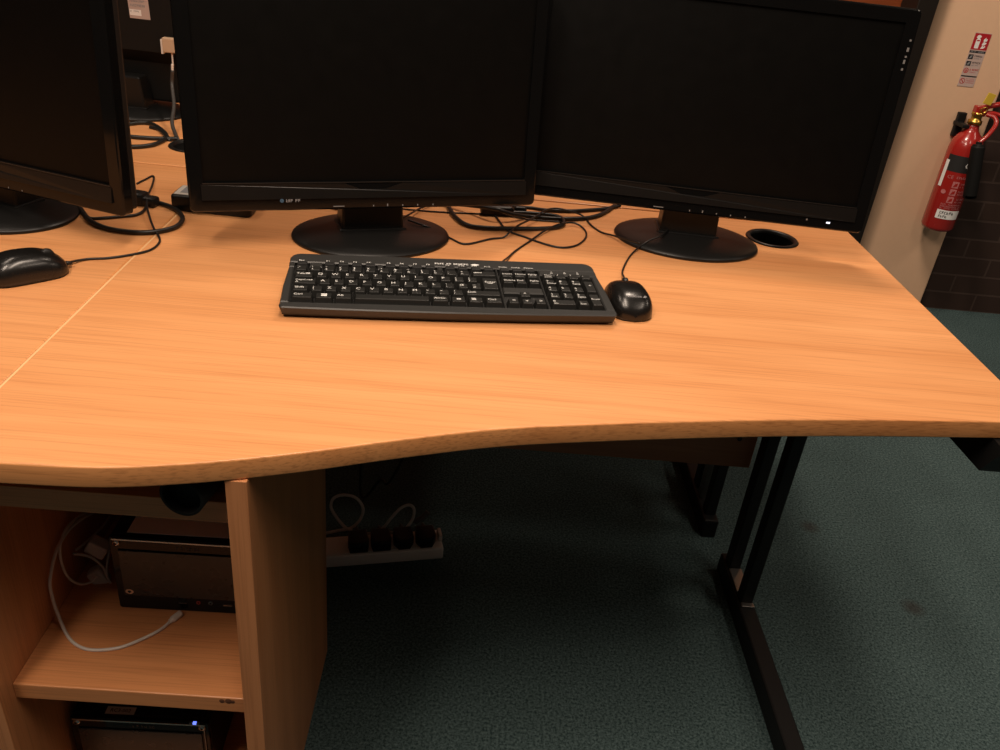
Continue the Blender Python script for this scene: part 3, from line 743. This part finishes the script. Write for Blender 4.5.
# ---------------------------------------------------------------- leads on the desk
def lead(name, label, pts, r, z=DZ, mat=None, cat='cable', plug=None, n=8):
    t = thing(name, label, cat)
    P = [onz(u, v, z+r+.0004+(q[0] if q else 0)) for u, v, *q in pts]
    bm = B(); tube(bm, P, r, n); obj('cord', bm, mat or RUBBER, t)
    return t, P
def plug_block(par, u, v, z, size, rz, mat=None, name='plug'):
    p = onz(u, v, z+size[2]/2)
    bm = B(); box(bm, (-size[0]/2, -size[1]/2, -size[2]/2), (size[0]/2, size[1]/2, size[2]/2), min(size)*.3, mat=T(*p) @ Matrix.Rotation(R(rz), 4, 'Z')); return obj(name, bm, mat or BLK_SATIN, par)
lead('keyboard_lead', 'thin black lead leaving the back of the keyboard in a loop', [(501, 264, .019), (504, 260.5, .010), (508, 257.5, .002), (516, 250.5), (530, 241), (546, 230, .004), (560, 224, .006), (574, 223, .004), (584, 229), (586, 237), (577, 245), (562, 247.5), (545, 244), (525, 237), (507, 230), (497, 218), (487, 207), (480, 200)], .0017)
lead('mouse_lead', 'thin black lead rising from the right-hand mouse over the monitor base', [(624.5, 278.5, .007), (622.5, 270.5, .002), (630, 256), (640, 246.5, .004), (650, 240, .014), (660, 236, .020), (668, 230, .02)], .0015)
lead('video_lead', 'thin black lead winding between the bases of the two full monitors', [(640, 243, .018), (625, 239, .012), (613, 235.5, .004), (601, 232), (591, 225), (583, 216), (570, 211, .008), (557, 208.5, .010), (546, 210, .010), (535, 217, .009), (519, 225, .008), (509, 233, .006), (503, 237.5), (490, 239), (466, 244), (452, 239), (440, 231.5, .003), (425, 226, .013), (408, 220, .018)], .0017)
t, _ = lead('power_lead', 'thick black power lead looping behind the middle monitor, with its inline plug', [(446, 196), (448.5, 206), (455, 216.5), (466, 224.5), (482, 227.5), (510, 228.5), (540, 228.5), (558, 227), (564, 222.5), (559, 217), (545, 214.5), (525, 213), (505, 212.5)], .0038)
plug_block(t, 497, 210, DZ, (.060, .022, .018), 8); plug_block(t, 520, 209.5, DZ, (.024, .014, .013), 8, name='strain_relief')
lead('power_lead', 'thick black power lead running behind the right-hand monitor base', [(616, 204), (607, 211), (596, 216), (580, 218.5), (555, 218.5), (530, 216.5), (512, 214, .010), (495, 209, .018), (470, 205.5, .01), (440, 203)], .0036)
lead('power_lead', 'straight black lead highest on the desk, between the two full monitors', [(620, 205.5), (606, 208.5), (590, 210), (570, 211), (545, 210), (530, 208, .004), (512, 206.5, .003), (490, 205), (470, 203)], .0034)
lead('data_lead', 'thin black lead crossing straight under the power leads behind the keyboard', [(385, 207), (420, 210.5), (450, 212.5), (500, 215), (530, 219.5), (562, 222)], .0014)
lead('screen_lead', 'short black lead slanting across the middle monitor base, right of its neck', [(440, 201), (420, 208.5, .004), (410, 214, .012), (400, 219, .018)], .0017)
t, _ = lead('data_lead', 'dark lead with white connector left of the middle monitor neck', [(262, 205), (280, 208), (300, 207.5), (318, 206.5), (332, 207.5), (345, 210)], .0026)
plug_block(t, 296, 206.5, DZ, (.014, .010, .008), 20, WHITE_PL)
# left group
lead('mouse_lead', 'thin black lead from the left mouse bending up past the left monitor', [(64, 264, .006), (73, 261.5, .002), (88, 259), (108, 258), (132, 254.5), (150, 250), (159, 243), (159, 236.5), (154, 228.5, .004), (150, 218, .008), (147, 206, .012), (148, 196, .010), (152, 186, .004), (154, 178), (152, 176), (146, 179), (137, 183.5)], .0017)
t, P = lead('power_lead', 'thick black power lead looped on the desk beside the left monitor base', [(78, 204), (83, 212), (90, 220.5), (103, 227), (122, 231), (143, 232.5), (163, 230.5), (177, 226), (182.5, 219), (179, 212), (170, 206.5), (158, 202.5)], .0038)
plug_block(t, 149, 201, DZ, (.030, .022, .017), -12); plug_block(t, 137, 197.5, DZ, (.034, .028, .022), -12, name='socket')
lead('data_lead', 'thin black lead lying inside the left power lead loop', [(84, 213, .004), (90, 218), (103, 218), (120, 216.5), (135, 215), (143, 211.5), (146, 206), (142, 202)], .0024)
# black box with silver label left of the middle monitor
t = thing('power_brick', 'black box with silver label under the left corner of the middle monitor', 'power adapter', (-.437, 1.362, DZ), (0, 0, R(-1.5)))
bm = B(); prism(bm, rrect(-.066, -.029, .066, .029, .008, 5), 0, .027, .004); obj('case', bm, BLK_SATIN, t)
bm = B(); patch(bm, -.062, -.022, -.002, .024, T(0, 0, .0274), 0); patch(bm, -.054, -.014, -.006, .019, T(0, 0, .0277), 1); obj('silver_label', bm, [plain('silver_foil', (.62, .58, .52), .35), PRINT_G], t)
# desk behind: coiled leads
lead('power_lead', 'black lead coiled on the desk behind, left of the far grommet', [(112, 126), (128, 124), (142, 122.5), (152, 124), (162, 130), (167, 137), (158, 143), (145, 146), (128, 146.5), (112, 144)], .0042)
lead('power_lead', 'black lead running across the desk behind to the far grommet', [(110, 134), (130, 136.5), (150, 138), (166, 138.5), (178, 138.5)], .0042)
t, _ = lead('data_lead', 'black lead dropping into the far grommet beside the video lead', [(150, 127), (158, 129), (164, 134), (168, 139), (172, 143, -.01), (173, 146, -.03)], .0035)

# ---------------------------------------------------------------- power strip on the floor
A0 = onz(443, 559, .0); D_ = (onz(331, 568, 0)-A0); ang = math.atan2(-D_.y, -D_.x)
ps = thing('power_strip', 'white multi-socket power strip on the carpet behind the shelf unit', 'power strip', (A0.x, A0.y, 0), (0, 0, ang))
LN = .40; STRIP = plain('power_strip_white', (.86, .80, .74), .4)
bm = B(); prism(bm, rrect(-LN, 0, 0, .062, .004, 4), 0, .030, .004); obj('strip_body', bm, STRIP, ps)
bm = B(); box(bm, (-.008, .022, .028), (.0, .050, .044), .002); obj('end_lug', bm, WHITE_PL, ps)
for i in range(5):
    bm = B(); box(bm, (-.052-.0465*i-.021, .006, .0292), (-.052-.0465*i+.021, .056, .0308), .0006); so = obj('socket', bm, STRIP, ps)
MP = T(A0.x, A0.y, 0) @ Matrix.Rotation(ang, 4, 'Z')
names = ('black plug at the right end of the floor power strip', 'black plug second from the right on the floor power strip', 'black plug third from the right on the floor power strip', 'black plug fourth from the right on the floor power strip')
for i in range(4):
    t = thing('mains_plug', names[i], 'plug', MP @ Vector((-.036-.0465*i, .026, .0309)), (0, 0, ang), 'plugs in the power strip')
    bm = B(); pl = [(-.019, .022), (-.021, -.008), (-.012 if i < 2 else -.018, -.024), (.012 if i < 2 else .018, -.024), (.021, -.008), (.019, .022)]
    prism(bm, list(pl), 0, .026, .004); obj('plug_body', bm, BLK_SATIN, t)
    bm = B(); tube(bm, [(0, .02, .013), (0, .034, .013), (0, .045, .010)], lambda q: .006-.003*q, 8, res=3); obj('strain_relief', bm, RUBBER, t)
YL = 1.40
def white_loop(label, pts):
    bm = B(); tube(bm, [ony(u, v, y) for u, v, y in pts], .0032, 8)
    tag(obj('flex_lead', bm, plain('dusty_white_cable', (.62, .57, .52), .5)), label, 'cable')
white_loop('white lead in an upright loop beside the shelf unit', [(352, 530, 1.385), (346, 528, 1.39), (337, 518, 1.40), (331, 507, 1.41), (334, 498, 1.41), (344, 495, 1.41), (356, 498, 1.41), (363, 508, 1.405), (361, 518, 1.40), (354, 526, 1.395), (347, 529, 1.39), (336, 531, 1.385), (322, 534, 1.37)])
white_loop('white lead arching over the plugs of the floor power strip', [(362, 534, 1.37), (374, 533, 1.372), (383, 528, 1.375), (393, 516, 1.38), (401, 508, 1.385), (409, 505, 1.39), (414, 509, 1.385), (413, 518, 1.38), (408, 526, 1.375), (400, 532, 1.37), (385, 533, 1.37)])
bm = B(); tube(bm, [ony(428, 512, 1.385), ony(422, 518, 1.38), ony(415, 522, 1.38)], .006, 8); tag(obj('cable_clip', bm, plain('grey_clip', (.10, .09, .085), .5)), 'small grey clip on the arching lead by the power strip', 'clip')
bm = B(); tube(bm, [Vector((-.16, 1.36, .62)), ony(360, 486, 1.355), ony(380, 480, 1.33), ony(398, 468, 1.30), Vector((.02, 1.30, .66)), Vector((.03, 1.32, DB-.004))], .003, 8)
tag(obj('hanging_lead', bm, RUBBER), 'black lead drooping beneath the middle of the desk', 'cable')

# ---------------------------------------------------------------- fire sign and extinguisher
YS = 2.9185
sg = thing('safety_sign', 'narrow red and white fire extinguisher sign on the cream pillar', 'sign', (1.563, YS, .816))
Msg = FRONT
Wd, Hd = .055, .168
bm = B(); box(bm, (0, 0, 0), (Wd, .0012, Hd), .0003); obj('backing', bm, SIGN_PINK, sg)
bm = B(); M = T(0, -.0003, 0) @ FRONT; M2 = T(0, -.0006, 0) @ FRONT
patch(bm, .001, .116, .054, .166, M, 0)
poly_patch(bm, [(.010, .120), (.024, .120), (.024, .147), (.020, .152), (.025, .156), (.018, .161), (.012, .160), (.008, .153), (.013, .151), (.010, .147)], M2, 1)
patch(bm, .012, .142, .022, .146, T(0, -.0009, 0) @ FRONT, 0)
for k in range(3): poly_patch(bm, [(.031+.002*k, .120+.011*k), (.041+.002*k, .121+.011*k), (.047, .127+.011*k), (.043, .130+.011*k), (.040+.001*k, .126+.011*k), (.038+.001*k, .133+.011*k), (.034, .126+.011*k)], M2, 1)
patch(bm, .001, .106, .054, .113, M, 2)
scribble(bm, .005, .1075, .052, .004, M2, 3, 1)
for k, (y, c) in enumerate(((.086, 2), (.065, 2), (.043, 4))):
    if c == 2:
        patch(bm, .003, y, .019, y+.015, M, 2); poly_patch(bm, [(.006, y+.003), (.013, y+.004), (.016, y+.012), (.010, y+.011)], M2, 3)
    else: ring_patch(bm, .011, y+.0075, .006, .0085, M, 4); ring_patch(bm, .011, y+.0065, .0015, .0038, M, 4)
    scribble(bm, .023, y+.008, .053, .006, M, c, 10+k); scribble(bm, .023, y+.001, .047, .004, M, 3 if c == 2 else 5, 20+k)
patch(bm, .001, .031, .054, .035, M, 2)
ring_patch(bm, .011, .017, .007, .009, M, 4); poly_patch(bm, [(.005, .021), (.007, .023), (.017, .013), (.015, .011)], M, 4)
for k in range(3): scribble(bm, .022, .011+k*.006, .052, .004, M, 5, 30+k)
obj('print', bm, [SIGN_RED, PRINT_W, PRINT_K, PRINT_G, PRINT_R, PRINT_P], sg)

ex = thing('fire_extinguisher', 'red fire extinguisher with black horn hanging on the cream pillar', 'fire extinguisher', (1.632, 2.858, .345)); ex.scale = (1, 1, .94)
r0 = .0535
bm = B(); lathe(bm, [(0, .004), (r0-.012, .0), (r0-.004, .004), (r0, .014), (r0, .285), (r0*.985, .305), (r0*.90, .328), (r0*.72, .347), (r0*.5, .360), (r0*.40, .368), (.019, .378), (.017, .40), (0, .40)], 56); obj('cylinder', bm, EXT_RED, ex)
def wrap(bm, a0, a1, z0, z1, dr, mi, n=24):
    """curved band on the cylinder; angle 0 faces the camera side (-Y), positive to the right"""
    vs = [[bm.verts.new(((r0+dr)*math.sin(R(a0+(a1-a0)*i/n)), -(r0+dr)*math.cos(R(a0+(a1-a0)*i/n)), z)) for i in range(n+1)] for z in (z0, z1)]
    for i in range(n): f = bm.faces.new((vs[0][i], vs[0][i+1], vs[1][i+1], vs[1][i])); f.material_index = mi; f.smooth = True
def bend(bm, start):
    bm.verts.ensure_lookup_table()
    for v in list(bm.verts)[start:]:
        a = v.co.x/r0; d = r0+.0009+v.co.z; v.co = Vector((d*math.sin(a), -d*math.cos(a), v.co.y))
bm = B(); wrap(bm, -75, 70, .225, .283, .0005, 0)
wrap(bm, -47, 40, .052, .085, .0007, 1)
wrap(bm, -80, -66, .165, .262, .0006, 1)
st = len(bm.verts); I = Matrix.Identity(4)
text(bm, 'CO2', T(-.008, .242, 0), .030, 1)
text(bm, 'CE', T(-.050, .200, 0), .017, 2); scribble(bm, -.020, .203, .040, .008, I, 2, 2)
for k in range(3):
    y = .172-.028*k
    patch(bm, -.026, y-.003, -.006, y+.020, I, 2); poly_patch(bm, [(-.023, y), (-.010, y+.004), (-.010, y+.016), (-.018, y+.012)], T(0, 0, .0002), 3)
    scribble(bm, .0, y+.010, .036, .006, I, 2, 40+k); scribble(bm, .0, y, .03, .005, I, 2, 45+k)
poly_patch(bm, circle(-.046, .150, .008, 16), I, 2)
for k in range(3): scribble(bm, -.040, .090+.007*k, .03, .005, I, 2, 60+k)
scribble(bm, -.034, .070, .015, .010, T(0, 0, .0003), 0, 71); scribble(bm, -.034, .057, -.008, .009, T(0, 0, .0003), 0, 72)
bend(bm, st)
tag(obj('label_print', bm, [PRINT_K, PRINT_W, PRINT_P, EXT_RED], ex), 'black band, pale print and white sticker')
bm = B(); lathe(bm, [(0, .388), (.022, .388), (.022, .402), (.016, .404), (.016, .418), (.019, .420), (.019, .430), (0, .430)], 24); obj('valve', bm, BRASS, ex)
bm = B()
box(bm, (-.016, -.014, .418), (.020, .014, .452), .004)
tube(bm, [(.0, 0, .442), (.05, -.012, .464), (.11, -.022, .474), (.16, -.03, .478)], lambda q: .010-.002*q, 8, res=6)
obj('carry_handle', bm, EXT_RED, ex)
bm = B(); tube(bm, [(.0, 0, .430), (.05, -.012, .432), (.10, -.022, .418), (.15, -.03, .405)], .0075, 8, res=6); obj('squeeze_lever', bm, EXT_RED, ex)
bm = B(); tube(bm, [(-.006, -.016, .440), (.006, -.022, .452), (.016, -.018, .446), (.008, -.018, .430), (-.006, -.016, .440)], .0022, 6, res=5); obj('safety_pin', bm, BRASS, ex)
bm = B(); box(bm, (-.014, -.004, 0), (.014, 0, .038), .001, mat=T(.004, -.02, .462) @ Matrix.Rotation(R(12), 4, 'Y')); obj('seal_tag', bm, YELLOW, ex)
bm = B(); tube(bm, [(.018, -.02, .428), (.038, -.036, .424), (.042, -.052, .405), (.022, -.068, .372), (-.003, -.074, .340)], .0075, 10, res=6); obj('hose', bm, EXT_RED, ex)
bm = B(); tube(bm, [(-.004, -.074, .345), (-.003, -.075, .335), (-.002, -.076, .326), (.003, -.079, .29), (.013, -.084, .23), (.023, -.088, .165), (.024, -.089, .158)], lambda q: .009 if q < .14 else (.018 if q < .3 else .0215), 16, res=6); obj('horn', bm, BLK_MATT, ex)
bm = B(); box(bm, (-.036, .045, .33), (-.008, .0615, .415), .003); box(bm, (-.040, -.01, .372), (-.016, .06, .384), .002); obj('wall_bracket', bm, BLK_METAL, ex)
